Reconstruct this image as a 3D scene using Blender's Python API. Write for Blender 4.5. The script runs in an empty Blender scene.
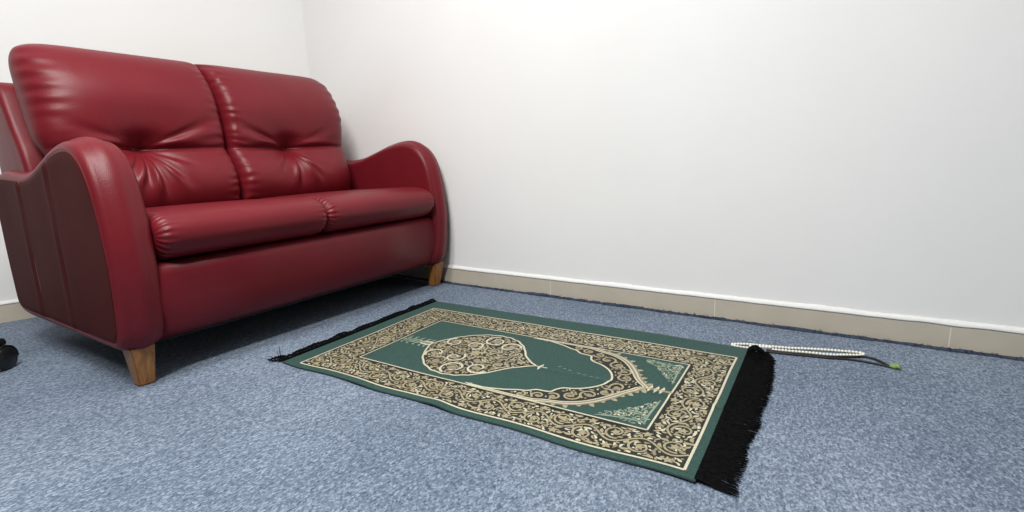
import bpy, bmesh, math, random
from mathutils import Vector, Matrix, noise
random.seed(7)
PI = math.pi
C = bpy.context.scene.collection
sc = bpy.context.scene

# ------------------------------------------------------------------ helpers
def smoothstep(a, b, x):
    t = max(0.0, min(1.0, (x-a)/(b-a))); return t*t*(3-2*t)

def catmull(pts, n, closed=False):
    out = []; m = len(pts); P = [Vector(p) for p in pts]
    rng = m if closed else m-1
    for i in range(rng):
        p0 = P[(i-1) % m] if closed else P[max(i-1, 0)]
        p1 = P[i % m]; p2 = P[(i+1) % m] if closed else P[i+1]
        p3 = P[(i+2) % m] if closed else P[min(i+2, m-1)]
        for k in range(n):
            t = k/n
            out.append(0.5*((2*p1)+(-p0+p2)*t+(2*p0-5*p1+4*p2-p3)*t*t+(-p0+3*p1-3*p2+p3)*t**3))
    if not closed: out.append(P[-1].copy())
    return out

def obj(name, me, mats, parent=None, smooth=True):
    if isinstance(me, bmesh.types.BMesh):
        bm = me; me = bpy.data.meshes.new(name); bm.to_mesh(me); bm.free()
    if not isinstance(mats, (list, tuple)): mats = [mats]
    for m in mats: me.materials.append(m)
    for p in me.polygons: p.use_smooth = smooth
    o = bpy.data.objects.new(name, me); C.objects.link(o)
    if parent: o.parent = parent
    return o

def mesh_from(name, verts, faces, midx=None):
    me = bpy.data.meshes.new(name); me.from_pydata(verts, [], faces)
    if midx:
        for p, k in zip(me.polygons, midx): p.material_index = k
    me.update(); return me

def empty(name, label, cat, loc):
    o = bpy.data.objects.new(name, None); C.objects.link(o); o.location = loc
    o['label'] = label; o['category'] = cat; o.empty_display_size = .1
    return o

def sub(o, parent):
    """parent a mesh whose vertices are in world coordinates to an Empty"""
    o.parent = parent; o.matrix_parent_inverse = Matrix.Translation(-Vector(parent.location)); return o

def struct(o): o['kind'] = 'structure'; return o

def add_box(bm, lo, hi, bev=0.0, seg=2):
    r = bmesh.ops.create_cube(bm, size=1.0); vs = r['verts']
    for v in vs:
        v.co = Vector([lo[i]+(hi[i]-lo[i])*(v.co[i]+.5) for i in range(3)])
    if bev > 0:
        es = list({e for v in vs for e in v.link_edges})
        bmesh.ops.bevel(bm, geom=es, offset=bev, segments=seg, profile=.5, affect='EDGES')

def add_tube(bm, pts, r, n=8, closed=False, cap=True):
    P = [Vector(p) for p in pts]; m = len(P); rings = []
    up = Vector((0, 0, 1))
    for i in range(m):
        a = P[(i-1) % m] if closed or i > 0 else P[i]
        b = P[(i+1) % m] if closed or i < m-1 else P[i]
        t = (b-a).normalized() if (b-a).length > 1e-9 else Vector((1, 0, 0))
        s = t.cross(up)
        if s.length < 1e-3: s = t.cross(Vector((1, 0, 0)))
        s.normalize(); q = s.cross(t)
        rr = r[i] if isinstance(r, (list, tuple)) else r
        rings.append([bm.verts.new(P[i]+rr*(math.cos(2*PI*k/n)*s+math.sin(2*PI*k/n)*q)) for k in range(n)])
    for i in range(m if closed else m-1):
        A = rings[i]; B = rings[(i+1) % m]
        for k in range(n): bm.faces.new((A[k], A[(k+1) % n], B[(k+1) % n], B[k]))
    if cap and not closed:
        bm.faces.new(list(reversed(rings[0]))); bm.faces.new(rings[-1])

def loft(rings, cap=True):
    """closed rings with equal counts -> bmesh skin with filled ends"""
    bm = bmesh.new(); R = [[bm.verts.new(p) for p in r] for r in rings]; n = len(R[0])
    for A, B in zip(R, R[1:]):
        for k in range(n): bm.faces.new((A[k], A[(k+1) % n], B[(k+1) % n], B[k]))
    if cap:
        bm.faces.new(list(reversed(R[0]))); bm.faces.new(R[-1])
    bmesh.ops.recalc_face_normals(bm, faces=bm.faces)
    return bm

def inset(poly, d):
    """inset a closed 2-D polyline (counter-clockwise) by d"""
    m = len(poly); out = []
    for i in range(m):
        a = Vector(poly[i-1]); b = Vector(poly[(i+1) % m]); t = b-a
        if t.length < 1e-9: out.append(Vector(poly[i])); continue
        t.normalize(); out.append(Vector(poly[i])+Vector((-t.y, t.x))*d)
    return out

def area(poly): return .5*sum(poly[i-1][0]*poly[i][1]-poly[i][0]*poly[i-1][1] for i in range(len(poly)))

def resample(pts, step, closed=True):
    P = [Vector(p) for p in pts]
    if closed: P = P+[P[0]]
    L = [0]
    for a, b in zip(P, P[1:]): L.append(L[-1]+(b-a).length)
    n = max(3, round(L[-1]/step)); out = []; j = 0
    for k in range(n if closed else n+1):
        s = L[-1]*k/n
        while j < len(P)-2 and L[j+1] < s: j += 1
        d = L[j+1]-L[j]; f = (s-L[j])/d if d > 0 else 0
        out.append(P[j].lerp(P[j+1], f))
    return out

def inside(p, poly):
    x, y = p; c = False; j = len(poly)-1
    for i in range(len(poly)):
        xi, yi = poly[i][0], poly[i][1]; xj, yj = poly[j][0], poly[j][1]
        if (yi > y) != (yj > y) and x < (xj-xi)*(y-yi)/(yj-yi)+xi: c = not c
        j = i
    return c

# ------------------------------------------------------------------ materials
def mat(name):
    m = bpy.data.materials.new(name); m.use_nodes = True; nt = m.node_tree
    b = nt.nodes['Principled BSDF']; return m, nt, b
def N(nt, t, **kw):
    n = nt.nodes.new(t)
    for k, v in kw.items():
        if k in n.inputs: n.inputs[k].default_value = v
        else: setattr(n, k, v)
    return n
def ramp(nt, fac, stops):
    r = nt.nodes.new('ShaderNodeValToRGB'); e = r.color_ramp.elements
    e[0].position, e[0].color = stops[0][0], (*stops[0][1], 1); e[1].position, e[1].color = stops[-1][0], (*stops[-1][1], 1)
    for p, c in stops[1:-1]:
        x = e.new(p); x.color = (*c, 1)
    nt.links.new(fac, r.inputs['Fac']); return r
def coord(nt, scale=(1, 1, 1)):
    tc = nt.nodes.new('ShaderNodeTexCoord'); mp = nt.nodes.new('ShaderNodeMapping'); mp.inputs['Scale'].default_value = scale
    nt.links.new(tc.outputs['Object'], mp.inputs['Vector']); return mp.outputs['Vector']
def tex(nt, vec, scale, detail=2, rough=.5):
    n = N(nt, 'ShaderNodeTexNoise', Scale=scale, Detail=detail, Roughness=rough)
    nt.links.new(vec, n.inputs['Vector']); return n.outputs['Fac']
def bump(nt, b, h, strength, dist):
    n = N(nt, 'ShaderNodeBump', Strength=strength, Distance=dist)
    nt.links.new(h, n.inputs['Height']); nt.links.new(n.outputs['Normal'], b.inputs['Normal']); return n

def simple(name, col, rough=.5, metal=0.0, spec=.5, var=.0, vscale=40, bmp=0.0, bscale=200, bdist=.001, sheen=0.0):
    m, nt, b = mat(name)
    b.inputs['Base Color'].default_value = (*col, 1); b.inputs['Roughness'].default_value = rough
    b.inputs['Metallic'].default_value = metal; b.inputs['Specular IOR Level'].default_value = spec
    v = coord(nt)
    if var > 0:
        f = tex(nt, v, vscale, 3)
        r = ramp(nt, f, [(.25, tuple(c*(1-var) for c in col)), (.75, tuple(min(1, c*(1+var)) for c in col))])
        nt.links.new(r.outputs['Color'], b.inputs['Base Color'])
    if bmp > 0: bump(nt, b, tex(nt, v, bscale, 2), bmp, bdist)
    if sheen > 0:
        b.inputs['Sheen Weight'].default_value = sheen; b.inputs['Sheen Roughness'].default_value = .5
    return m

def wall_material():
    m, nt, b = mat('white_wall_paint'); v = coord(nt)
    f = tex(nt, v, 2.2, 4)
    r = ramp(nt, f, [(.3, (.86, .86, .845)), (.7, (.885, .885, .87))])
    nt.links.new(r.outputs['Color'], b.inputs['Base Color']); b.inputs['Roughness'].default_value = .62
    b.inputs['Specular IOR Level'].default_value = .25
    a = tex(nt, v, 9, 5, .55); c = tex(nt, v, 70, 3, .5)
    mx = N(nt, 'ShaderNodeMath', operation='MULTIPLY_ADD'); nt.links.new(c, mx.inputs[0]); mx.inputs[1].default_value = .25; nt.links.new(a, mx.inputs[2])
    bump(nt, b, mx.outputs[0], .22, .004); return m

def carpet_material():
    m, nt, b = mat('blue_grey_loop_carpet'); v = coord(nt, (.8, 1.1, 1))
    def tuft(sc):
        vo = N(nt, 'ShaderNodeTexVoronoi', Scale=sc); nt.links.new(v, vo.inputs['Vector'])
        sp = nt.nodes.new('ShaderNodeSeparateColor'); nt.links.new(vo.outputs['Color'], sp.inputs['Color']); return sp.outputs['Red'], vo.outputs['Distance']
    def madd(x, k, y):
        n = N(nt, 'ShaderNodeMath', operation='MULTIPLY_ADD'); nt.links.new(x, n.inputs[0]); n.inputs[1].default_value = k
        if y is None: n.inputs[2].default_value = 0
        else: nt.links.new(y, n.inputs[2])
        return n.outputs[0]
    t1, d1 = tuft(210); t2, d2 = tuft(330); fine = tex(nt, v, 120, 3, .7); big = tex(nt, v, 2.0, 4, .55)
    val = madd(t1, .26, madd(t2, .22, madd(fine, .55, madd(big, .30, None))))
    hgt = madd(d1, -.8, madd(fine, .6, None))
    r = ramp(nt, val, [(.62, CARPET[0]), (.90, CARPET[1]), (1.0, CARPET[2])])
    r.color_ramp.elements[0].position = .40; r.color_ramp.elements[1].position = .68; r.color_ramp.elements[2].position = .96
    nt.links.new(r.outputs['Color'], b.inputs['Base Color']); b.inputs['Roughness'].default_value = .95
    b.inputs['Specular IOR Level'].default_value = .1
    b.inputs['Sheen Weight'].default_value = .06; b.inputs['Sheen Roughness'].default_value = .6
    bump(nt, b, hgt, .26, .0025); return m
CARPET = [(.046, .067, .104), (.140, .179, .240), (.32, .375, .455)]

def leather_material(name, col, rough=.43, spec=.32):
    m, nt, b = mat(name); v = coord(nt)
    f = tex(nt, v, 5, 3)
    r = ramp(nt, f, [(.3, tuple(c*.93 for c in col)), (.7, tuple(c*1.07 for c in col))])
    nt.links.new(r.outputs['Color'], b.inputs['Base Color'])
    b.inputs['Roughness'].default_value = rough; b.inputs['Specular IOR Level'].default_value = spec
    vo = N(nt, 'ShaderNodeTexVoronoi', Scale=330.0); nt.links.new(v, vo.inputs['Vector'])
    n2 = tex(nt, v, 28, 3)
    mx = N(nt, 'ShaderNodeMath', operation='MULTIPLY_ADD'); nt.links.new(n2, mx.inputs[0]); mx.inputs[1].default_value = 1.5; nt.links.new(vo.outputs['Distance'], mx.inputs[2])
    bump(nt, b, mx.outputs[0], .22, .0012); return m

def wood_material():
    m, nt, b = mat('varnished_wood'); v = coord(nt, (14, 14, 1.2))
    f = tex(nt, v, 9, 4, .6)
    r = ramp(nt, f, [(.3, (.22, .085, .022)), (.7, (.42, .19, .055))])
    nt.links.new(r.outputs['Color'], b.inputs['Base Color']); b.inputs['Roughness'].default_value = .4; return m

M_wall = wall_material(); M_carpet = carpet_material()
M_red = leather_material('dark_red_leather', (.150, .0080, .0140))
M_side = leather_material('red_leather_dim_reflection', (.068, .011, .010), .65, .08)  # red leather flank; its dim brownish reflection is put into the colour
M_piping = leather_material('dark_red_piping', (.16, .013, .020), .45)
M_wood = wood_material()
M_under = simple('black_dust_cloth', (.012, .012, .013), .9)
M_tile = simple('beige_skirting_tile', (.55, .50, .405), .42, var=.05, vscale=12)
M_grout = simple('pale_grout', (.78, .74, .66), .8)
M_caulk = simple('white_paint_line', (.80, .80, .78), .7, var=.03, vscale=60, bmp=.3, bscale=50, bdist=.003)
M_unseen_dark = simple('unseen_wall_dark_brown', (.075, .058, .045), .55, var=.2, vscale=3)  # dark finish made up for the unseen walls to dim leather reflections
M_ceil = simple('white_ceiling_paint', (.85, .85, .84), .8)
M_fray = simple('dark_blue_carpet_yarn', (.035, .050, .085), .9, var=.4, vscale=90)
M_green = simple('green_velvet_pile', (.022, .061, .052), .8, spec=.2, var=.38, vscale=210, bmp=.35, bscale=900, bdist=.0006, sheen=.10)
M_dark = simple('black_ground_pile', (.018, .020, .016), .8, spec=.2, bmp=.3, bscale=900, bdist=.0006, sheen=.08)
M_gold = simple('gold_yarn', (.34, .295, .18), .5, metal=.2, var=.25, vscale=120, bmp=.3, bscale=1200, bdist=.0004)
M_cream = simple('cream_gold_yarn', (.56, .53, .39), .45, metal=.15, var=.12, vscale=160)
M_tan = simple('tan_yarn', (.24, .20, .13), .55, var=.2, vscale=90)
M_pale = simple('pale_sage_yarn', (.20, .26, .19), .6, var=.2, vscale=120)
M_edge = simple('black_green_rug_binding', (.012, .026, .026), .85)
M_fringe = simple('black_fringe_yarn', (.0045, .0045, .005), .95, var=.5, vscale=150, spec=.05)
M_bead = simple('ivory_bead', (.82, .80, .70), .3)
M_cord = simple('black_cord', (.010, .010, .011), .6)
M_leaf = simple('green_bead', (.20, .30, .09), .5, var=.3, vscale=200)
M_plastic = simple('black_castor_plastic', (.010, .010, .011), .38)
M_cloth = simple('black_chair_cloth', (.015, .015, .017), .9, bmp=.3, bscale=600)
M_steel = simple('dark_metal_post', (.05, .05, .055), .3, metal=.9)

# ------------------------------------------------------------------ room
XR = 1.825
def wall_box(name, quad, z0, z1, m=M_wall):
    bm = bmesh.new(); lo = [bm.verts.new((x, y, z0)) for x, y in quad]; hi = [bm.verts.new((x, y, z1)) for x, y in quad]
    bm.faces.new(list(reversed(lo))); bm.faces.new(hi)
    for i in range(4): bm.faces.new((lo[i], lo[(i+1) % 4], hi[(i+1) % 4], hi[i]))
    bmesh.ops.recalc_face_normals(bm, faces=bm.faces)
    return struct(obj(name, bm, m, smooth=False))
CY = 2.45                       # back corner
def yb(x): return CY+(XR-x)*0.262   # the wall behind the sofa runs slightly askew
X0, Y0, H = -3.0, -3.4, 2.6
bm = bmesh.new(); add_box(bm, (X0-.1, Y0-.1, -.06), (XR+.1, yb(X0)+.2, 0.0)); struct(obj('floor', bm, M_carpet, smooth=False))
bm = bmesh.new(); add_box(bm, (X0-.1, Y0-.1, H), (XR+.1, yb(X0)+.2, H+.06)); struct(obj('ceiling', bm, M_ceil, smooth=False))
wall_box('wall_right', [(XR, Y0), (XR+.1, Y0), (XR+.1, CY+.1), (XR, CY)], 0, H)
wall_box('wall_back', [(XR, CY), (XR+.1, CY+.1), (X0, yb(X0)+.1), (X0, yb(X0))], 0, H)
wall_box('wall_left', [(X0-.1, Y0), (X0, Y0), (X0, yb(X0)), (X0-.1, yb(X0))], 0, H, M_unseen_dark)
wall_box('wall_front', [(X0, Y0-.1), (XR, Y0-.1), (XR, Y0), (X0, Y0)], 0, H, M_unseen_dark)

def skirting(name, A, B, nrm, joints, length):
    """tile skirting from A to B (floor points); nrm points into the room"""
    A = Vector((*A, 0)); B = Vector((*B, 0)); d = (B-A).normalized(); nrm = Vector((*nrm, 0)).normalized()
    th, h = .009, .073
    bm = bmesh.new(); edges = [0]+joints+[length]
    for a, b in zip(edges, edges[1:]):
        r = bmesh.ops.create_cube(bm, size=1.0); g = .0018
        for v in r['verts']:
            s = a+g if v.co.x < 0 else b-g
            v.co = A+d*s+nrm*(0 if v.co.y < 0 else th)+Vector((0, 0, 0 if v.co.z < 0 else h))
    n0 = len(bm.faces)
    r = bmesh.ops.create_cube(bm, size=1.0)
    for v in r['verts']:
        v.co = A+d*(.0 if v.co.x < 0 else length)+nrm*(0 if v.co.y < 0 else th-.0015)+Vector((0, 0, 0 if v.co.z < 0 else h-.001))
    bm.faces.ensure_lookup_table()
    for f in bm.faces[n0:]: f.material_index = 1
    bmesh.ops.recalc_face_normals(bm, faces=bm.faces)
    return struct(obj(name, bm, [M_tile, M_grout], smooth=False))
def caulk(name, A, B, nrm, length):
    A = Vector((*A, 0)); B = Vector((*B, 0)); d = (B-A).normalized(); nrm = Vector((*nrm, 0)).normalized()
    rings = []; n = int(length/.012)
    for i in range(n+1):
        s = length*i/n
        lo = .0715+.002*noise.noise(Vector((s*14, 3, 0))); hi = .086+.003*noise.noise(Vector((s*6, 9, 0)))+.002*noise.noise(Vector((s*30, 1, 0)))
        prof = [(0, lo), (.0105, lo), (.0112, lo+.003), (.009, lo+.008), (.004, hi-.002), (.0008, hi), (0, hi)]
        rings.append([A+d*s+nrm*a+Vector((0, 0, z)) for a, z in prof])
    return struct(obj(name, loft(rings), M_caulk))
Lr = CY-Y0
# joints measured along the wall from the back corner towards the camera
skirting('baseboard_right', (XR, CY), (XR, Y0), (-1, 0), [CY-y for y in (1.655, 1.00, .345, -.288, -.93, -1.57, -2.21, -2.85)], Lr)
caulk('trim_1', (XR, CY), (XR, Y0), (-1, 0), Lr)
dB = Vector((X0-XR, yb(X0)-CY)); Lb = dB.length; nb = (-.262/math.hypot(1, .262), -1/math.hypot(1, .262))
skirting('baseboard_back', (XR, CY), (X0, yb(X0)), nb, [.5, 1.15, 1.8, 2.45, 3.1], Lb)
caulk('trim_2', (XR, CY), (X0, yb(X0)), nb, Lb)

# frayed carpet edge along the foot of the right wall: one strip of uncountable threads
bm = bmesh.new(); y = CY-.02; rings = []
xw = XR-.009
while y > Y0+.05:
    w = .010+.006*noise.noise(Vector((y*9, 0, 5))); h = .0045+.0045*abs(noise.noise(Vector((y*17, 2, 1))))+.008*max(0, noise.noise(Vector((y*5.3, 7, 1)))-.12)
    j = .0012*noise.noise(Vector((y*70, 4, 4)))
    rings.append([(xw, y, 0), (xw-w-.004, y, 0), (xw-w+j, y, h*.7), (xw-w*.4+j, y, h*1.1), (xw, y, h)]); y -= .004
R = [[bm.verts.new(p) for p in r] for r in rings]
for A, B in zip(R, R[1:]):
    for k in range(4): bm.faces.new((A[k], A[k+1], B[k+1], B[k]))
for i in range(1500):
    y = random.uniform(Y0+.1, 1.95); d = noise.noise(Vector((y*7, 1, 8)))
    if random.random() > .55+d: continue
    p = Vector((xw-random.uniform(.002, .016), y, random.uniform(.002, .006)))
    a = random.uniform(0, 2*PI); L = random.uniform(.005, .015)*(1.0+.8*max(0, d))
    e = p+Vector((math.cos(a)*L*.5-.003, math.sin(a)*L, random.uniform(.0, .008)))
    e.x = min(e.x, xw-.001); mid = (p+e)/2+Vector((0, 0, .003))
    add_tube(bm, [p, mid, e], [.0009, .0008, .0005], 4)
o = obj('carpet_fray', bm, M_fray); o['kind'] = 'stuff'; o['category'] = 'carpet edge'
o['label'] = 'dark frayed carpet threads along the foot of the beige skirting'

# ------------------------------------------------------------------ sofa
sofa = empty('sofa', 'dark red leather two-seat sofa with curved arms and wooden feet', 'sofa', (1.14, 1.94, 0))
SX0, SX1 = .49, 1.79
arm_pts = [(2.365, .37), (2.363, .49), (2.340, .565), (2.25, .592), (2.15, .588), (2.06, .583), (1.97, .593), (1.88, .618), (1.79, .645),
           (1.70, .661), (1.63, .655), (1.575, .622), (1.538, .566), (1.517, .49), (1.505, .40), (1.504, .30), (1.517, .19), (1.532, .14), (1.560, .113), (1.62, .109), (1.75, .109), (1.95, .109), (2.15, .109), (2.27, .109), (2.335, .118), (2.360, .150), (2.364, .24)]
arm_prof = resample([p for p in catmull([Vector(p) for p in arm_pts], 8, True)], .012)
# keep the underside straight
if area(arm_prof) < 0: arm_prof.reverse()
def make_arm(xa, xb):
    rings = []; r = .024; n = 7; w = xb-xa
    st = [(xa+r*(1-math.cos(PI/2*k/n)), r*(1-math.sin(PI/2*k/n))) for k in range(n+1)]
    st += [(xa+r+(w-2*r)*k/6, -.010*math.sin(PI*k/6)) for k in range(1, 6)]
    st += [(xb-r*(1-math.cos(PI/2*k/n)), r*(1-math.sin(PI/2*k/n))) for k in range(n, -1, -1)]
    for x, d in st:
        rings.append([(x, p.x, p.y) for p in inset(arm_prof, d)])
    return loft(rings)
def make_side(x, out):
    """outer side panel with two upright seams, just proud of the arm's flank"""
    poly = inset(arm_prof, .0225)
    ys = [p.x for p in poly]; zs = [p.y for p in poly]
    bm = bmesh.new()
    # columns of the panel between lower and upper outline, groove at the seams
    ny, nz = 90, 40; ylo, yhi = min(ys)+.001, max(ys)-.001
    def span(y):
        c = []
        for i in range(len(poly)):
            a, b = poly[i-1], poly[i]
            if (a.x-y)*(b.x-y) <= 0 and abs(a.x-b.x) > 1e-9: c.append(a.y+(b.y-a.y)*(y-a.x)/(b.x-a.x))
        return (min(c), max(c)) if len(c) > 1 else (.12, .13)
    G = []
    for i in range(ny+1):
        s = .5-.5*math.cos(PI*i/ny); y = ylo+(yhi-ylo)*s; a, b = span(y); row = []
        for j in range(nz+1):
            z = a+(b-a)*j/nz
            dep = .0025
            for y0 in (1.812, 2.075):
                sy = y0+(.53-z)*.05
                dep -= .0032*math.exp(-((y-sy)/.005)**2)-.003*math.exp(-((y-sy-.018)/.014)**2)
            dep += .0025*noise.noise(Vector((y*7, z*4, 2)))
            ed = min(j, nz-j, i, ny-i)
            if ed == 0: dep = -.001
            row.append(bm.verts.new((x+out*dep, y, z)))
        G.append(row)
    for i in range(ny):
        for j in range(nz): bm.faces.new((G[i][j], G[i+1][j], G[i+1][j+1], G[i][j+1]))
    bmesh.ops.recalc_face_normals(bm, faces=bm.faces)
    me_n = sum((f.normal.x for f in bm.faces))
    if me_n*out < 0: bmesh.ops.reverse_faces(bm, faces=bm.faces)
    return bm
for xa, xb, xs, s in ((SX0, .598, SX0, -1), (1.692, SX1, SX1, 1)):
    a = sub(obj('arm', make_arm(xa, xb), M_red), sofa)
    p = obj('side_panel', make_side(xs, s), M_side); p['label'] = 'red leather side panel, brownish reflection in its colour'; p.parent = a; p.matrix_parent_inverse = Matrix.Translation(-Vector(sofa.location))
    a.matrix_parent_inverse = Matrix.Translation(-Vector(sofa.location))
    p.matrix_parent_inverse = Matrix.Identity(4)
    # piping line where side panel meets the band
    bmp = bmesh.new(); rg = inset(arm_prof, .0205)
    add_tube(bmp, [(xs-s*.0015, q.x, q.y) for q in rg], .0022, 6, closed=True)
    q = obj('piping', bmp, M_piping); q.parent = a

# base with a soft front, underside cloth
def base_ring(x):
    pr = [(1.540, .331), (1.529, .327), (1.521, .317), (1.517, .30), (1.516, .27), (1.518, .23), (1.526, .19), (1.538, .155), (1.550, .132), (1.562, .119), (1.575, .114), (2.30, .114), (2.33, .14), (2.33, .33)]
    return [(x, y, z) for y, z in pr]
sub(obj('front_apron', loft([base_ring(x) for x in (.585, .9, 1.14, 1.4, 1.705)]), M_red), sofa)
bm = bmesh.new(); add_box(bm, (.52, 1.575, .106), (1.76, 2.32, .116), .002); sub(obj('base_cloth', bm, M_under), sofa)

# back frame behind the cushions
bp = [(2.05, .30), (2.095, .60), (2.150, .715), (2.198, .815), (2.222, .850), (2.255, .868), (2.31, .866), (2.345, .845), (2.355, .78), (2.358, .55), (2.355, .13), (2.04, .13)]
bprof = resample(catmull([Vector(p) for p in bp], 5, True), .02)
if area(bprof) < 0: bprof.reverse()
rings = []; r = .018
for x, d in [(.516+r*(1-math.cos(PI/2*k/5)), r*(1-math.sin(PI/2*k/5))) for k in range(6)]+[(1.14, 0)]+[(1.715-r*(1-math.cos(PI/2*k/5)), r*(1-math.sin(PI/2*k/5))) for k in range(5, -1, -1)]:
    rings.append([(x, q.x, q.y) for q in inset(bprof, d)])
sub(obj('back_frame', loft(rings), M_red), sofa)

# seat cushions
def seat_cushion(xa, xb, seed):
    half = .073; zc = .4075; yf = 1.482
    pr = [(2.10, .345), (1.80, .338), (1.62, .336), (1.555, .342), (1.516, .358), (1.492, .384), (1.483, .406), (1.489, .434), (1.512, .456), (1.555, .469), (1.62, .472), (1.72, .468), (1.9, .462), (2.08, .45), (2.11, .40)]
    pr = resample(catmull([Vector((p[0], p[1]-.006)) for p in pr], 6, True), .004)
    if area(pr) < 0: pr.reverse()
    w = xb-xa; rings = []; r = .034; n = 10
    st = [(xa+r*(1-math.cos(PI/2*k/n)), r*(1-math.sin(PI/2*k/n))) for k in range(n)]
    st += [(xa+r+(w-2*r)*k/40, 0) for k in range(41)]
    st += [(xb-r*(1-math.cos(PI/2*k/n)), r*(1-math.sin(PI/2*k/n))) for k in range(n-1, -1, -1)]
    for x, d in st:
        ed = min(x-xa, xb-x); q = inset(pr, d); ring = []
        L = 0
        for i, p in enumerate(q):
            L = i*.004
            # gathered wrinkles near both ends, a slow unevenness over the whole
            wv = .0021*math.sin(L*2*PI/.019+1.5*math.sin(L*17+seed))*math.exp(-((ed-.014)/.024)**2)
            wv += .0022*noise.noise(Vector((x*7+seed, p.x*6, p.y*6)))
            crown = .004*(1-((x-(xa+xb)/2)/(w/2))**2)
            c = Vector((1.62, zc)); dr = (p-c); dr = dr.normalized() if dr.length > 0 else dr
            pp = p+dr*(wv)+Vector((0, crown if p.y > zc else 0))
            ring.append((x, pp.x, pp.y))
        rings.append(ring)
    return loft(rings)
for xa, xb, s in ((.600, 1.134, 1), (1.128, 1.690, 5)):
    sub(obj('seat_cushion', seat_cushion(xa, xb, s), M_red), sofa)

# back cushions: upper and lower pillow meeting at a seam, a deep button dimple, radiating folds
FOLDS = (((-2.45, .006, .10, .07), (-2.05, .010, .11, .085), (-1.62, .012, .11, .10), (-1.08, .009, .10, .085), (-.62, .005, .10, .07)),
         ((-2.5, .004, .10, .07), (-1.85, .009, .12, .095), (-1.22, .011, .11, .09), (-.85, .006, .10, .08)))
def back_cushion(x_in, x_out, seed, bx):
    """x_in: edge at the middle seam; x_out: outer edge; bx: x of the button"""
    s = 1 if x_out > x_in else -1
    nu, nv = 150, 130
    zb, zt = .425, .983
    seam = (.648-zb)/(zt-zb)*2-1            # v of the horizontal seam
    ub = (bx-x_in)/(x_out-x_in)*2-1         # button's u
    def pt(u, v, side):
        ko = .085 if v > 0 else .04
        U = u*(1-ko*abs(v)**9) if u > 0 else u
        V = v*(1-(ko if u > 0 else .012)*abs(u)**9)
        # rounder at the outer top corner only
        zz = zb+(zt-zb)*(V+1)/2
        hw = (U+1)/2
        # outer edge: narrow between the arms, wider above them
        wid = smoothstep(.56, .70, zz)
        xo = x_out+s*(.042*wid-(.022*smoothstep(.80, .66, zz)*wid if s > 0 else 0))
        x = x_in+(xo-x_in)*hw
        # middle plane leans back
        yc = 1.985+(zz-.44)*.335
        eu = max(0.0, 1-abs(u)**(18 if u < 0 else 5))**.5; ev = max(0.0, 1-abs(v)**4.5)**.5
        if side > 0:
            T = .105
            d = T*eu*ev
            dx = (x-bx); dz = zz-(.648)
            # pillow bulges
            up = math.exp(-((v-.42)/.42)**2); lo = math.exp(-((v+.62)/.30)**2)
            d += (.030*up+.022*lo)*eu*ev
            # horizontal seam: a tight groove
            zs = dz-.010*math.sin((u-ub)*2.2)*.3
            g = math.exp(-(zs/.0065)**2)
            d -= (.010+.006*math.exp(-(dx/.12)**2))*g*eu
            d -= .020*math.exp(-(zs/.045)**2)*eu
            # overhanging lip of the upper half above the seam
            lip = math.exp(-((zs-.020)/.012)**2)
            d += .006*lip*math.exp(-((abs(dx)-.12)/.10)**2)*eu
            # button dimple
            rr = math.hypot(dx, dz*1.25)
            d -= .042*math.exp(-(rr/.050)**2)+.020*math.exp(-(rr/.13)**2)
            # folds radiating downwards and sideways from the button
            th = math.atan2(dz, dx)
            if rr > .008:
                for a0, A, wd, reach in FOLDS[0 if s < 0 else 1]:
                    da = math.atan2(math.sin(th-a0), math.cos(th-a0))
                    d += 1.45*A*math.exp(-((rr-reach*1.25)/(reach*.80))**2)*(math.exp(-(da/wd)**2)-.75*math.exp(-((da-wd*1.8)/wd)**2))
                # one long shallow fold running up and away on each side
                for q, a0, ga in ((1, .22, .010 if s < 0 else .003), (-1, PI-.20, .010 if s > 0 else .003)):
                    da = math.atan2(math.sin(th-a0), math.cos(th-a0))
                    d += ga*math.exp(-((rr-.15)/.10)**2)*(math.exp(-(da/.10)**2)-1.0*math.exp(-((da-q*.17)/.09)**2))
            # gathers along the middle seam and along the outer top corner
            di = (u+1)*abs(x_out-x_in)/2
            d += .0030*(.35+1.3*abs(noise.noise(Vector((zz*16, seed, 7)))))*math.sin(zz*2*PI/.030+4.5*noise.noise(Vector((zz*13+di*12, seed, 0))))*math.exp(-((di-.022)/.032)**2)
            do = (1-u)*abs(x_out-x_in)/2
            d += .0030*math.sin(zz*2*PI/.040+seed)*math.exp(-((do-.02)/.045)**2)*smoothstep(.70, .80, zz)
            d += .003*noise.noise(Vector((x*9+seed, zz*9, 3)))
            return Vector((x, yc-d*math.cos(.32), zz+d*math.sin(.32)*.25))
        else:
            d = .070*eu*ev
            return Vector((x, yc+d, zz))
    bm = bmesh.new()
    us = [math.sin(PI/2*(-1+2*i/nu))*.45+(-1+2*i/nu)*.55 for i in range(nu+1)]
    vs = [math.sin(PI/2*(-1+2*j/nv))*.45+(-1+2*j/nv)*.55 for j in range(nv+1)]
    F = [[bm.verts.new(pt(u, v, 1)) for v in vs] for u in us]
    B = [[F[i][j] if i in (0, nu) or j in (0, nv) else bm.verts.new(pt(us[i], vs[j], -1)) for j in range(nv+1)] for i in range(nu+1)]
    for i in range(nu):
        for j in range(nv):
            bm.faces.new((F[i][j], F[i+1][j], F[i+1][j+1], F[i][j+1]))
            bm.faces.new((B[i][j], B[i][j+1], B[i+1][j+1], B[i+1][j]))
    bmesh.ops.recalc_face_normals(bm, faces=bm.faces)
    return bm, pt, ub, seam
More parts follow.
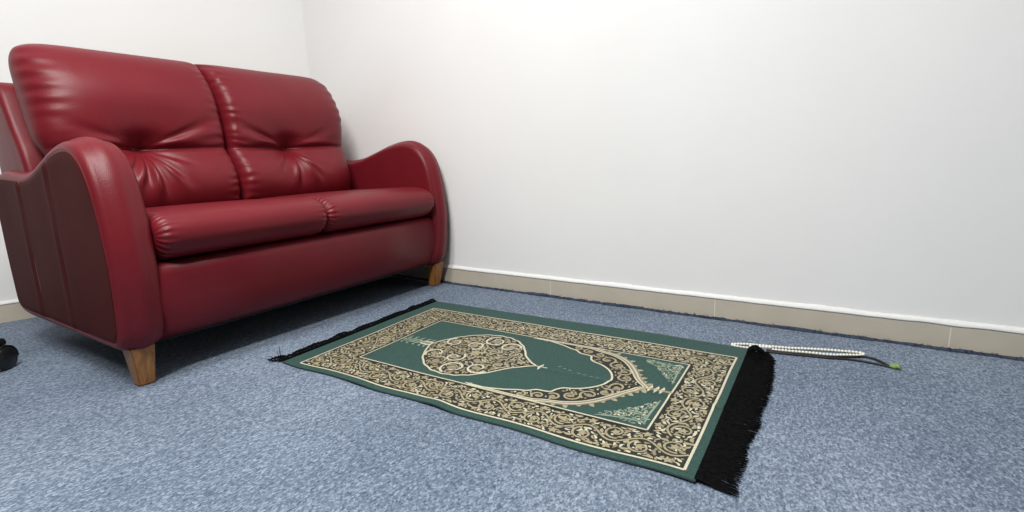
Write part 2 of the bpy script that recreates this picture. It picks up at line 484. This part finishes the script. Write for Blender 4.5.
for x_in, x_out, seed, bx in ((1.086, .580, 2, .800), (1.086, 1.640, 5, 1.345)):
    bm, pt, ub, seam = back_cushion(x_in, x_out, seed, bx)
    c = sub(obj('back_cushion', bm, M_red), sofa)
    p = pt(ub, seam, 1)
    b2 = bmesh.new(); bmesh.ops.create_uvsphere(b2, u_segments=16, v_segments=10, radius=.011)
    for v in b2.verts: v.co = Vector((v.co.x, v.co.y*.5, v.co.z))+p+Vector((0, .001, 0))
    q = obj('button', b2, M_red); q.parent = c

# feet
def foot(cx, cy, sx, sy):
    bm = bmesh.new(); r = bmesh.ops.create_cube(bm, size=1.0)
    for v in r['verts']:
        top = v.co.z > 0; w = .030 if top else .020
        v.co = Vector((cx+sx*(0 if top else .004)+(w if v.co.x > 0 else -w), cy+sy*(0 if top else .012)+(w if v.co.y > 0 else -w), .117 if top else 0.0))
    bmesh.ops.bevel(bm, geom=list(bm.edges), offset=.004, segments=2, affect='EDGES')
    return bm
for cx, cy, sx, sy in ((.541, 1.575, 1, 1), (1.755, 1.575, -1, 1), (.70, 2.20, 1, -1), (1.58, 2.20, -1, -1)):
    sub(obj('foot', foot(cx, cy, sx, sy), M_wood, smooth=False), sofa)['label'] = 'tapered wooden foot'

# ------------------------------------------------------------------ prayer rug
rug = empty('prayer_rug', 'green and gold prayer rug with an arch and medallion, spread on the carpet', 'rug', (1.19, .78, 0))
NE = Vector((1.198, .186)); FE = Vector((1.175, 1.375)); RL = (FE-NE).length
ty = (FE-NE).normalized(); tx = Vector((ty.y, -ty.x))
HW = .356
def und(X, t):
    z = .0030*math.exp(-((X+.055-.01*math.sin(t*5))/.010)**2)*smoothstep(.75, .1, t)
    z += .0022*(.5+.5*noise.noise(Vector((X*3.2, t*3.6, 4))))
    e = smoothstep(-.22, -.36, X)
    z += e*(.0045*math.exp(-((t-.60)/.04)**2)+.003*math.exp(-((t-.86)/.06)**2)+.003*math.exp(-((t-.02)/.09)**2))
    z += .004*smoothstep(.22, .36, X)*math.exp(-((t-.30)/.2)**2)
    return z
def wob(X, t):
    """small in-plane waviness of the cloth"""
    return (.0022*noise.noise(Vector((t*5, X*2, 1)))+.0035*smoothstep(-.2, -.35, X)*math.sin(t*21),
            .003*noise.noise(Vector((X*5, t*2, 6))))
TH = .0045
def RM(X, t, dz=0.0):
    a, b = wob(X, t); p = NE+tx*(X+a)+ty*(t+b)
    return (p.x, p.y, TH+und(X, t)+dz)

BO = (-.335, .268, .024, 1.127)    # border outer: X0 X1 t0 t1
BI = (-.226, .158, .126, 1.000)    # border inner (field)
cA = -.034; cM = -.041
arch_in = [(0, .281), (.033, .291), (.061, .311), (.083, .340), (.094, .368), (.108, .381), (.126, .388), (.131, .402), (.134, .425), (.150, .445), (.156, .465), (.170, .497), (.180, .530), (.187, .565), (.190, .60)]
arch_out = [(0, .186), (.020, .203), (.045, .222), (.078, .240), (.115, .264), (.146, .294), (.167, .332), (.177, .372), (.187, .40), (.191, .44), (.192, .50), (.191, .565), (.191, .60)]
med = [(0, .498), (.016, .520), (.050, .557), (.092, .586), (.130, .622), (.152, .660), (.160, .70), (.154, .745), (.130, .792), (.092, .832), (.050, .858), (.020, .872), (0, .878)]
def both(half, c): return [(c-a, t) for a, t in reversed(half)]+[(c+a, t) for a, t in half[1:]]
def c2(pts, n=6, closed=False): return [(p.x, p.y) for p in catmull([Vector(p) for p in pts], n, closed)]
arch_in2 = c2(both(arch_in, cA)); arch_out2 = c2(both(arch_out, cA))
arch_poly = arch_out2+list(reversed(arch_in2))
med_poly = c2([(cM-a, t) for a, t in reversed(med)]+[(cM+a, t) for a, t in med[1:-1]], 6, True)
med_poly = [(cM+(x-cM)*(1+.012*math.sin(i*1.1)), y) for i, (x, y) in enumerate(med_poly)]

RV, RF, RI = [], [], []
def add_mat_grid():
    def lines(a, b, marks, step):
        k = [a]+[m for m in sorted(marks) if a < m < b]+[b]; out = []
        for p, q in zip(k, k[1:]):
            n = max(1, round((q-p)/step)); out += [p+(q-p)*i/n for i in range(n)]
        return out+[b]
    Xs = lines(-HW, HW, [BO[0], BO[1], BI[0], BI[1]], .0042); Ts = lines(0, RL, [BO[2], BO[3], BI[2], BI[3]], .0042)
    nx, nt = len(Xs), len(Ts)
    top = len(RV)
    for t in Ts:
        for X in Xs: RV.append(RM(X, t))
    for j in range(nt-1):
        for i in range(nx-1):
            x = (Xs[i]+Xs[i+1])/2; t = (Ts[j]+Ts[j+1])/2; k = 0
            if BO[0] < x < BO[1] and BO[2] < t < BO[3]:
                if not (BI[0] < x < BI[1] and BI[2] < t < BI[3]): k = 1
                elif .17 < t < .61 and inside((x, t), arch_poly): k = 1
                elif t > .49 and inside((x, t), med_poly): k = 1
            a = top+j*nx+i
            RF.append((a, a+1, a+nx+1, a+nx)); RI.append(k)
    # edge binding down to the floor side
    loop = [i for i in range(nx)]+[j*nx+nx-1 for j in range(1, nt)]+[(nt-1)*nx+i for i in range(nx-2, -1, -1)]+[j*nx for j in range(nt-2, 0, -1)]
    b0 = len(RV)
    for i in loop:
        p = RV[top+i]; RV.append((p[0], p[1], max(0.0004, p[2]-TH+.0004)))
    n = len(loop)
    for k in range(n):
        RF.append((top+loop[k], b0+k, b0+(k+1) % n, top+loop[(k+1) % n])); RI.append(6)
add_mat_grid()

# occupancy raster so that the filling leaves keep clear of what is already woven
OC = set(); OS = .0022
def occ_mark(x, t, w):
    r = int(w/2/OS)+0
    i, j = int(round(x/OS)), int(round(t/OS))
    for a in range(-r, r+1):
        for b in range(-r, r+1): OC.add((i+a, j+b))
def occ(x, t): return (int(round(x/OS)), int(round(t/OS))) in OC

def ribbon(pts, w, k, dz=.0007, mark=True):
    """flat woven line; w is a number or function of 0..1"""
    n = len(pts); base = len(RV)
    for i, p in enumerate(pts):
        a = pts[max(i-1, 0)]; b = pts[min(i+1, n-1)]
        dx, dy = b[0]-a[0], b[1]-a[1]; l = math.hypot(dx, dy) or 1
        ww = (w(i/(n-1)) if callable(w) else w)/2
        nx, ny = -dy/l*ww, dx/l*ww
        RV.append(RM(p[0]+nx, p[1]+ny, dz)); RV.append(RM(p[0]-nx, p[1]-ny, dz))
        if mark: occ_mark(p[0], p[1], ww*2)
    for i in range(n-1):
        q = base+2*i; RF.append((q+1, q+3, q+2, q)); RI.append(k)
def taper(w): return lambda s: w*(.22+.78*math.sin(PI*min(1, s*.9+.1))**.8)
def leafw(w): return lambda s: w*max(.06, math.sin(PI*s**.7))
def comma_pts(x, t, ang, L, curl):
    pts = []; a = ang; st = L/7
    px, py = x-math.cos(ang)*L/2, t-math.sin(ang)*L/2
    for i in range(8):
        pts.append((px, py)); px += math.cos(a)*st; py += math.sin(a)*st; a += curl/7
    return pts
def comma(x, t, ang, L, w, curl, k, dz=.0008): ribbon(comma_pts(x, t, ang, L, curl), leafw(w), k, dz)
def spiral(x, t, a0, R, turns, w, k, hand=1, dz=.0009, r0=.12):
    n = int(20*turns)+4; pts = []
    for i in range(n+1):
        s = i/n; r = R*(1-(1-r0)*s); a = a0+hand*turns*2*PI*s
        pts.append((x+r*math.cos(a), t+r*math.sin(a)))
    ribbon(pts, lambda s: w*(1-.35*s), k, dz)
def petal_blob(x, t, R, k, n=5, rot=0, dz=.0010):
    for i in range(n):
        a = rot+2*PI*i/n; comma(x+R*.5*math.cos(a), t+R*.5*math.sin(a), a, R, R*.55, .0, k, dz)
def fill(box, test, tries, L0, L1, w, ks, dz=.0008):
    for _ in range(tries):
        x = random.uniform(box[0], box[1]); t = random.uniform(box[2], box[3])
        if occ(x, t) or (test and not test(x, t)): continue
        L = random.uniform(L0, L1); p = comma_pts(x, t, random.uniform(0, 2*PI), L, random.choice((-1, 1))*random.uniform(.6, 2.6))
        bad = sum(occ(*q) for q in p)
        if bad > 1 or not all(box[0] < q[0] < box[1] and box[2] < q[1] < box[3] and (not test or test(*q)) for q in p): continue
        ribbon(p, leafw(w*random.uniform(.75, 1.25)), random.choice(ks), dz)

def rect_line(b, w, k, dz):
    x0, x1, t0, t1 = b
    for A, B in (((x0, t0), (x1, t0)), ((x1, t0), (x1, t1)), ((x1, t1), (x0, t1)), ((x0, t1), (x0, t0))):
        n = 120; ribbon([(A[0]+(B[0]-A[0])*i/n, A[1]+(B[1]-A[1])*i/n) for i in range(n+1)], w, k, dz)
rect_line(BO, .0055, 3, .0011)
rect_line((BI[0], BI[1], BI[2], BI[3]), .0045, 3, .0011)
rect_line((BI[0]-.006, BI[1]+.006, BI[2]-.006, BI[3]+.006), .004, 1, .0010)

# border scrolls
def band(P, Q, half, per):
    """running scroll along P->Q in rug coordinates"""
    L = math.hypot(Q[0]-P[0], Q[1]-P[1]); d = ((Q[0]-P[0])/L, (Q[1]-P[1])/L); nn = (-d[1], d[0])
    def at(s, n): return (P[0]+d[0]*s+nn[0]*n, P[1]+d[1]*s+nn[1]*n)
    n = max(1, round(L/per)); per = L/n; ang = math.atan2(d[1], d[0])
    m = int(L/.003)
    ribbon([at(L*i/m, half*.36*math.sin(2*PI*(L*i/m)/per)) for i in range(m+1)], .0050, 2, .0009)
    for k in range(2*n):
        s = per*(k+.5)/2; sg = -1 if k % 2 == 0 else 1
        x, t = at(s, sg*half*.36); h = sg
        spiral(x, t, ang+PI/2*(-sg)+.4, half*.52, 1.35, .0055, 2, h)
        petal_blob(x, t, half*.24, 2, 5, random.random()*6)
        for j in (-1, 1):
            x2, t2 = at(s+j*per*.21, sg*half*.80)
            comma(x2, t2, ang+j*sg*.7, .024, .0085, -j*sg*1.6, 2)
        x2, t2 = at(s, -sg*half*.78); petal_blob(x2, t2, .0125, 2, 5, ang)
        x2, t2 = at(s+per*.25, sg*half*.15); comma(x2, t2, ang+PI/2, .020, .008, 1.2, 2)
# long sides, then short sides
bw = (BI[0]-BO[0])/2; xf = (BI[0]+BO[0])/2; xk = (BI[1]+BO[1])/2
band((xf, BO[2]+.004), (xf, BO[3]-.004), bw-.006, .118)
band((xk, BO[3]-.004), (xk, BO[2]+.004), bw-.006, .118)
tn = (BI[2]+BO[2])/2; tf = (BI[3]+BO[3])/2
band((BI[0], tn), (BI[1], tn), (BI[2]-BO[2])/2-.006, .118)
band((BI[1], tf), (BI[0], tf), (BO[3]-BI[3])/2-.006, .118)
def in_border(x, t): return BO[0]+.006 < x < BO[1]-.006 and BO[2]+.006 < t < BO[3]-.006 and not (BI[0]-.010 < x < BI[1]+.010 and BI[2]-.010 < t < BI[3]+.010)
fill(BO, in_border, 16000, .012, .020, .0062, (2, 2, 3, 3, 4))
fill(BO, in_border, 16000, .007, .011, .0048, (2, 2, 3))

# medallion
ribbon(med_poly+med_poly[:1], .0060, 3, .0012)
for sg in (-1, 1):
    for a, t, R, tu, a0 in ((.050, .818, .032, 1.3, .5), (.092, .775, .030, 1.2, 2.0), (.112, .700, .040, 1.45, .2), (.050, .745, .034, 1.3, 3.6), (.085, .635, .036, 1.35, 5.0), (.040, .665, .030, 1.3, 1.2), (.040, .592, .026, 1.2, 4.1)):
        spiral(cM+sg*a, t, a0 if sg > 0 else PI-a0, R, tu, .0075, 2 if R < .031 else 3, sg)
        comma(cM+sg*a, t, 1.2*sg, R*1.0, R*.62, 1.5*sg, 4, .0011)
petal_blob(cM, .705, .024, 2, 6); petal_blob(cM, .840, .018, 2, 5); petal_blob(cM, .625, .015, 2, 5); petal_blob(cM, .545, .016, 2, 5)
med_in = [(cM+(x-cM)*.955, .70+(y-.70)*.965) for x, y in med_poly]
mb = (cM-.17, cM+.17, .49, .89)
fill(mb, lambda x, t: inside((x, t), med_in), 2500, .014, .024, .0072, (2, 2, 4))
fill(mb, lambda x, t: inside((x, t), med_in), 2500, .008, .012, .005, (2, 3))
# finials
for sg in (-1, 1):
    for t, a, L in ((.885, .9, .030), (.905, .5, .034), (.930, .9, .030), (.955, .6, .028), (.978, .9, .020)):
        comma(cM+sg*.014, t, PI/2-sg*a, L, .010, sg*1.4, 3 if t < .91 else 5, .0012)
        comma(cM+sg*.026, t+.006, PI/2-sg*1.4, L*.7, .008, -sg*1.4, 5, .0012)
    comma(cM+sg*.008, .480, -PI/2+sg*.8, .022, .0075, sg*1.2, 3, .0012)
ribbon([(cM, .878+.0135*i) for i in range(10)], .006, 5, .0011)
ribbon([(cM, .500-.0055*i) for i in range(8)], .005, 3, .0011)

# arch
ribbon(arch_in2, .0058, 3, .0012)
ins = [(cA+(x-cA)*.955, t+.014) for x, t in arch_out2]
ribbon(arch_out2, .0150, 4, .0009); ribbon([(cA+(x-cA)*.965, t+.010) for x, t in arch_out2], .0040, 3, .0012)
ribbon(arch_out2, .0040, 3, .0013)
for sg in (-1, 1):
    for a, t, R, a0 in ((.030, .252, .021, 1), (.068, .268, .022, 2.5), (.098, .298, .024, .3), (.122, .336, .024, 4), (.146, .372, .018, 2), (.158, .408, .017, .5), (.172, .450, .014, 3)):
        spiral(cA+sg*a, t, a0 if sg > 0 else PI-a0, R, 1.3, .0062, 2, sg)
        comma(cA+sg*a, t, .9*sg, R*.95, R*.6, 1.4*sg, 4, .0011)
    # knobs along the outer edge
    for i in range(3, len(arch_out2)//2-8, 4):
        j = len(arch_out2)//2+(i if sg > 0 else -i)
        p = arch_out2[j]; q = arch_out2[j+1]; o_ = arch_out2[j-1]
        dx, dy = q[0]-o_[0], q[1]-o_[1]; l = math.hypot(dx, dy); nx, ny = dy/l, -dx/l
        if p[1] > .40: break
        if ny > 0 and sg*nx < 0: nx, ny = -nx, -ny
        L = .020 if i % 8 == 3 else .012
        a = math.atan2(ny, nx)+.5*sg
        pts = comma_pts(p[0]+math.cos(a)*(.003+L/2), p[1]+math.sin(a)*(.003+L/2), a, L, -1.0*sg)
        ribbon(pts, lambda s: .0125*(.55+.45*math.sin(PI*s))*max(.12, (1-s**4))**.5, 2, .0008)
    # finial leaves
    for t in (.176, .160, .146): comma(cA+sg*.010, t, -PI/2+sg*.9, .022, .008, sg*1.3, 3, .0012)
ribbon([(cA, .188-.0065*i) for i in range(11)], .013, 4, .0008)
ab = (cA-.2, cA+.2, .19, .61)
arch_mid = [(cA+(x-cA)*.93, t+.014) for x, t in arch_out2]+[(x*1.0, t-.005) for x, t in reversed(arch_in2)]
fill(ab, lambda x, t: inside((x, t), arch_mid), 700, .010, .018, .0055, (2, 2, 4))
fill(ab, lambda x, t: inside((x, t), arch_mid), 600, .006, .010, .0045, (2, 3))
# open scrolls in the two spandrels
for sg in (-1, 1):
    P0 = [(.168, .140), (.165, .175), (.172, .215), (.182, .25)] if sg < 0 else [(.165, .140), (.165, .175), (.168, .215), (.172, .24)]
    ribbon(c2([(cA+sg*a, t) for a, t in P0]), taper(.006), 5, .0010)
    ribbon(c2([(cA+sg*a, t) for a, t in [(.165, .140), (.125, .142), (.085, .140), (.048, .138)]]), taper(.006), 5, .0010)
    for a, t, R, h in ((.150, .158, .018, 1), (.116, .158, .016, -1), (.150, .195, .016, -1), (.086, .152, .012, 1), (.165, .225, .012, 1), (.128, .182, .014, 1)):
        spiral(cA+sg*a, t, 1.0, R, 1.25, .0042, 5, h*sg, .0010)
    tri = [(cA+sg*.180, .134), (cA+sg*.04, .134), (cA+sg*.10, .178), (cA+sg*.180, .255)]
    fill((cA-.2, cA+.2, .12, .27), lambda x, t: inside((x, t), tri), 2500, .008, .016, .0045, (5, 5, 3))
for t, dx in ((.437, .020), (.42, .014), (.402, .010), (.372, .003), (.355, 0), (.335, -.002), (.318, -.003)):
    comma(cA+dx, t, PI/2+.2, .012, .0035, .5, 5, .0010)
me = mesh_from('woven_mat', RV, RF, RI)
sub(obj('woven_mat', me, [M_green, M_dark, M_gold, M_cream, M_tan, M_pale, M_edge]), rug)

# long black fringe at the near end
bm = bmesh.new()
for i in range(620):
    X = -HW+.004+(2*HW-.008)*(i+random.random())/620
    prof = -.070-.010*math.sin(X*6+1)-.006*noise.noise(Vector((X*14, 1, 3)))
    if X > .28: prof *= 1-.25*smoothstep(.28, .35, X)
    Lf = prof*random.uniform(.93, 1.03); sw = .012*noise.noise(Vector((X*9, 4, 4)))+random.uniform(-.004, .004)
    sw += -.012*smoothstep(-.25, -.35, X); Lf *= 1+.16*smoothstep(-.22, -.35, X)
    z0 = TH+und(X, 0); cl = .020*smoothstep(.24, .33, X)*random.random()
    pts = []
    for k in range(6):
        s = k/5; x2 = X+sw*s*s; p = NE+tx*x2+ty*(.003+(Lf-.003)*s)
        z = z0+.0012-(z0-.002)*smoothstep(.0, .6, s)*.9+random.random()*.0025+cl*math.sin(PI*min(1, s*1.3))
        pts.append((p.x, p.y, max(.0012, z)))
    add_tube(bm, pts, [.0012, .0013, .0012, .0011, .0010, .0006], 4)
sub(obj('fringe', bm, M_fringe), rug)
rug.children[-1]['label'] = 'long black fringe'
# crumpled fringe at the sofa end
bm = bmesh.new()
for i in range(560):
    X = -HW+.003+(2*HW-.006)*(i+random.random())/560
    Lf = .030+.010*noise.noise(Vector((X*11, 3, 3)))+random.uniform(-.004, .004)
    if X > .31: Lf += .012
    sw = .012*noise.noise(Vector((X*16, 8, 1)))+random.uniform(-.006, .006)
    if X < -.325: sw -= .020; Lf += .020
    hz = .010+.009*noise.noise(Vector((X*20, 5, 2)))+random.uniform(0, .004)
    pts = []
    for k in range(6):
        s = k/5; p = FE+tx*(X+sw*s)+ty*(-.004+(Lf+.004)*s)
        pts.append((p.x, p.y, max(.0015, TH+.002+hz*math.sin(PI*min(1, s*1.05))*(.6+.4*s)-.004*s)))
    add_tube(bm, pts, [.0013, .0014, .0013, .0012, .0010, .0006], 4)
for k in range(7):   # stray threads standing up at the front corner
    p = FE+tx*(-.352-.002*k)+ty*(.008+.004*k); h = (.045, .030, .018, .012, .02, .01, .014)[k]
    add_tube(bm, [(p.x, p.y, .003), (p.x-.004*k*.3, p.y+.003, .004+h*.5), (p.x+.002-.004*k, p.y+.006, .004+h)], [.0014, .0012, .0006], 4)
sub(obj('fringe', bm, M_fringe), rug)

# ------------------------------------------------------------------ prayer beads
beads = empty('prayer_beads', 'ivory prayer bead string with black cord beside the rug fringe', 'prayer beads', (1.62, .08, 0))
path = [(1.573, .243), (1.592, .205), (1.601, .160), (1.612, .105), (1.632, .050), (1.648, .000), (1.659, -.045), (1.665, -.074), (1.657, -.086), (1.644, -.075),
        (1.630, -.045), (1.613, -.012), (1.604, .030), (1.594, .075), (1.583, .125), (1.570, .170), (1.561, .205), (1.561, .234)]
loop = resample(catmull([Vector(p) for p in path], 8, True), .0086)
nb_ = len(loop)
bead_me = bpy.data.meshes.new('bead'); b_ = bmesh.new(); bmesh.ops.create_uvsphere(b_, u_segments=12, v_segments=8, radius=.0044)
for v in b_.verts: v.co.z *= .92
b_.to_mesh(b_ and bead_me); b_.free(); bead_me.materials.append(M_bead)
for p in bead_me.polygons: p.use_smooth = True
proto = None
for i, p in enumerate(loop):
    if proto is None:
        o = bpy.data.objects.new('bead', bead_me); proto = o
    else: o = proto.copy()
    C.objects.link(o); o.parent = beads
    over = .006 if p.x < 1.58 and .09 < p.y < .20 else 0
    o.location = Vector((p.x, p.y, .0046+over))-beads.location
bm = bmesh.new(); add_tube(bm, [(p.x, p.y, .0044+(.006 if p.x < 1.58 and .09 < p.y < .20 else 0)) for p in loop], .0011, 5, closed=True)
sub(obj('string', bm, M_cord), beads)
bm = bmesh.new()
add_tube(bm, [(p.x, p.y, .0035) for p in catmull([Vector(q) for q in [(1.572, .150), (1.575, .10), (1.587, .05), (1.596, .00), (1.612, -.035), (1.630, -.068), (1.640, -.085), (1.637, -.105), (1.622, -.122), (1.603, -.135), (1.590, -.142)]], 6)], .0034, 7)
add_tube(bm, [(p.x, p.y, .0030) for p in catmull([Vector(q) for q in [(1.560, .150), (1.566, .10), (1.577, .05), (1.586, .00), (1.595, -.030), (1.602, -.060), (1.601, -.095), (1.596, -.125), (1.590, -.142)]], 6)], .0030, 7)
sub(obj('cord', bm, M_cord), beads)
bm = bmesh.new()
bmesh.ops.create_uvsphere(bm, u_segments=14, v_segments=10, radius=.0085)
for v in bm.verts: v.co = Vector((v.co.x*1.0, v.co.y*1.25, v.co.z*.8))+Vector((1.590, -.150, .007))
n0 = len(bm.verts)
for a in (-.5, .3, 1.1):
    add_tube(bm, [(1.590, -.150, .008), (1.590+.010*math.sin(a), -.150-.010*math.cos(a), .010), (1.590+.020*math.sin(a), -.150-.016*math.cos(a), .004)], [.004, .005, .001], 6)
sub(obj('green_tassel', bm, M_leaf), beads)['label'] = 'green end of the cord'

# ------------------------------------------------------------------ swivel chair just past the left edge: only a castor shows
CC = Vector((.085, 2.052, 0)); ca = math.atan2(.05, .285); RB = .290
chair = empty('swivel_chair', 'black swivel chair, only a castor of it showing at the left edge', 'chair', CC)
def castor_mesh():
    bm = bmesh.new()
    for s in (-1, 1):
        prof = [(.000, .0), (.025, .0), (.033, .003), (.0355, .008), (.0355, .014), (.033, .018), (.012, .020), (0, .020)]
        rings = []
        for r, a in prof: rings.append([Vector((r*math.cos(2*PI*k/24), s*(.004+a), .0355+r*math.sin(2*PI*k/24))) for k in range(24)])
        vs = [[bm.verts.new(p) for p in rg] for rg in rings[1:-1]]
        for A, B in zip(vs, vs[1:]):
            for k in range(24): bm.faces.new((A[k], A[(k+1) % 24], B[(k+1) % 24], B[k]))
        bm.faces.new(vs[0]); bm.faces.new(list(reversed(vs[-1])))
    # hood over the wheels and the stem
    hood = []
    for i in range(9):
        a = PI*(-.05+.75*i/8); hood.append((math.cos(a)*.040, math.sin(a)*.040+.0355))
    rg = [[bm.verts.new((x, y, z)) for y in (-.020, -.010, 0, .010, .020)] for x, z in hood]
    ri = [[bm.verts.new((x*.93, y, .0355+(z-.0355)*.93)) for y in (-.020, -.010, 0, .010, .020)] for x, z in hood]
    for i in range(8):
        for j in range(4):
            bm.faces.new((rg[i][j], rg[i+1][j], rg[i+1][j+1], rg[i][j+1])); bm.faces.new((ri[i][j], ri[i][j+1], ri[i+1][j+1], ri[i+1][j]))
        for j in (0, 4): bm.faces.new((rg[i][j], ri[i][j], ri[i+1][j], rg[i+1][j]))
    add_tube(bm, [(0, 0, .055), (0, 0, .085)], .008, 10)
    bmesh.ops.recalc_face_normals(bm, faces=bm.faces); return bm
cm = None; lm = None
for k in range(5):
    a = ca+2*PI*k/5; d = Vector((math.cos(a), math.sin(a), 0))
    bm = bmesh.new(); n = 10; rings = []
    for i in range(n+1):
        s = i/n; r = .03+(RB-.015)*s; w = .026-.010*s; h = .020-.009*s; zc = .115-.030*s**1.5
        sd = Vector((-d.y, d.x, 0)); c = d*r+Vector((0, 0, zc))
        rings.append([c+sd*(w*math.cos(2*PI*q/12))+Vector((0, 0, h*math.sin(2*PI*q/12))) for q in range(12)])
    o = obj('base_arm', loft(rings), M_plastic, chair)
    if cm is None:
        cmo = obj('castor', castor_mesh(), M_plastic, chair); cm = cmo
    else:
        cmo = cm.copy(); C.objects.link(cmo); cmo.parent = chair
    cmo.location = d*RB; cmo.rotation_euler = (0, 0, a+(.5 if k == 0 else 1.3*k))
bm = bmesh.new(); add_tube(bm, [(0, 0, .09), (0, 0, .20)], .030, 20); add_tube(bm, [(0, 0, .20), (0, 0, .42)], .017, 20)
obj('post', bm, M_steel, chair)
rings = []
for i in range(13):
    s = i/12; zz = .42+.075*s; sc_ = max(.02, (1-abs(2*s-1)**3.5)**.4)
    rings.append([Vector((.215*sc_*math.copysign(abs(math.cos(q))**.6, math.cos(q))-.02, .215*sc_*math.copysign(abs(math.sin(q))**.6, math.sin(q)), zz)) for q in [2*PI*k/40 for k in range(40)]])
obj('seat', loft(rings), M_cloth, chair)
rings = []
for i in range(13):
    s = i/12; xx = -.27+.05*s; sc_ = max(.02, (1-abs(2*s-1)**3.5)**.4)
    rings.append([Vector((xx-.05*(.25*sc_*math.sin(q)/.25), .19*sc_*math.copysign(abs(math.cos(q))**.6, math.cos(q)), .76+.20*sc_*math.copysign(abs(math.sin(q))**.6, math.sin(q)))) for q in [2*PI*k/40 for k in range(40)]])
obj('backrest', loft(rings), M_cloth, chair)
bm = bmesh.new(); add_tube(bm, [(-.10, 0, .43), (-.22, 0, .425), (-.28, 0, .50), (-.265, 0, .70)], .014, 10); obj('back_support', bm, M_steel, chair)

# ------------------------------------------------------------------ light
def area_lamp(name, loc, aim, sx, sy, e, col):
    l = bpy.data.lights.new(name, 'AREA'); l.shape = 'RECTANGLE'; l.size = sx; l.size_y = sy; l.energy = e; l.color = col
    o = bpy.data.objects.new(name, l); C.objects.link(o); o.location = loc
    o.rotation_euler = (Vector(aim)-Vector(loc)).to_track_quat('-Z', 'Y').to_euler(); return o
area_lamp('unseen_overhead_light', (-.50, .40, 2.57), (-.50, .40, 0), 1.2, .3, 87, (1, .99, .965))  # added unseen key light overhead, shifted to even out the walls
area_lamp('unseen_overhead_light', (.25, 1.15, 2.57), (.25, 1.15, 0), 1.2, .3, 43, (1, .99, .965))  # added unseen light overhead to brighten the walls near the corner
w = bpy.data.worlds.new('World'); sc.world = w; w.use_nodes = True
w.node_tree.nodes['Background'].inputs['Color'].default_value = (.9, .95, 1, 1); w.node_tree.nodes['Background'].inputs['Strength'].default_value = .02

# ------------------------------------------------------------------ camera (solved from the vanishing points)
F = 507.66; P0 = (512, 256); V1 = (-283, 185); V2 = (846, 146)
def ray(u, v): return Vector((u-P0[0], -(v-P0[1]), -F))
dy = ray(*V1).normalized(); dx = ray(*V2).normalized(); dx = (dx-dy*dx.dot(dy)).normalized(); dz = dx.cross(dy)
cam = bpy.data.cameras.new('camera'); co = bpy.data.objects.new('camera', cam); C.objects.link(co)
cam.sensor_width = 36; cam.lens = F/1024*36; cam.clip_start = .02
R3 = Matrix((dx, dy, dz)); co.matrix_world = Matrix.Translation((0, 0, .58)) @ R3.to_4x4()
sc.camera = co
sc.view_settings.view_transform = 'Standard'; sc.view_settings.look = 'None'; sc.view_settings.exposure = 0.0; sc.view_settings.gamma = 1.0; sc.view_settings.use_curve_mapping = False
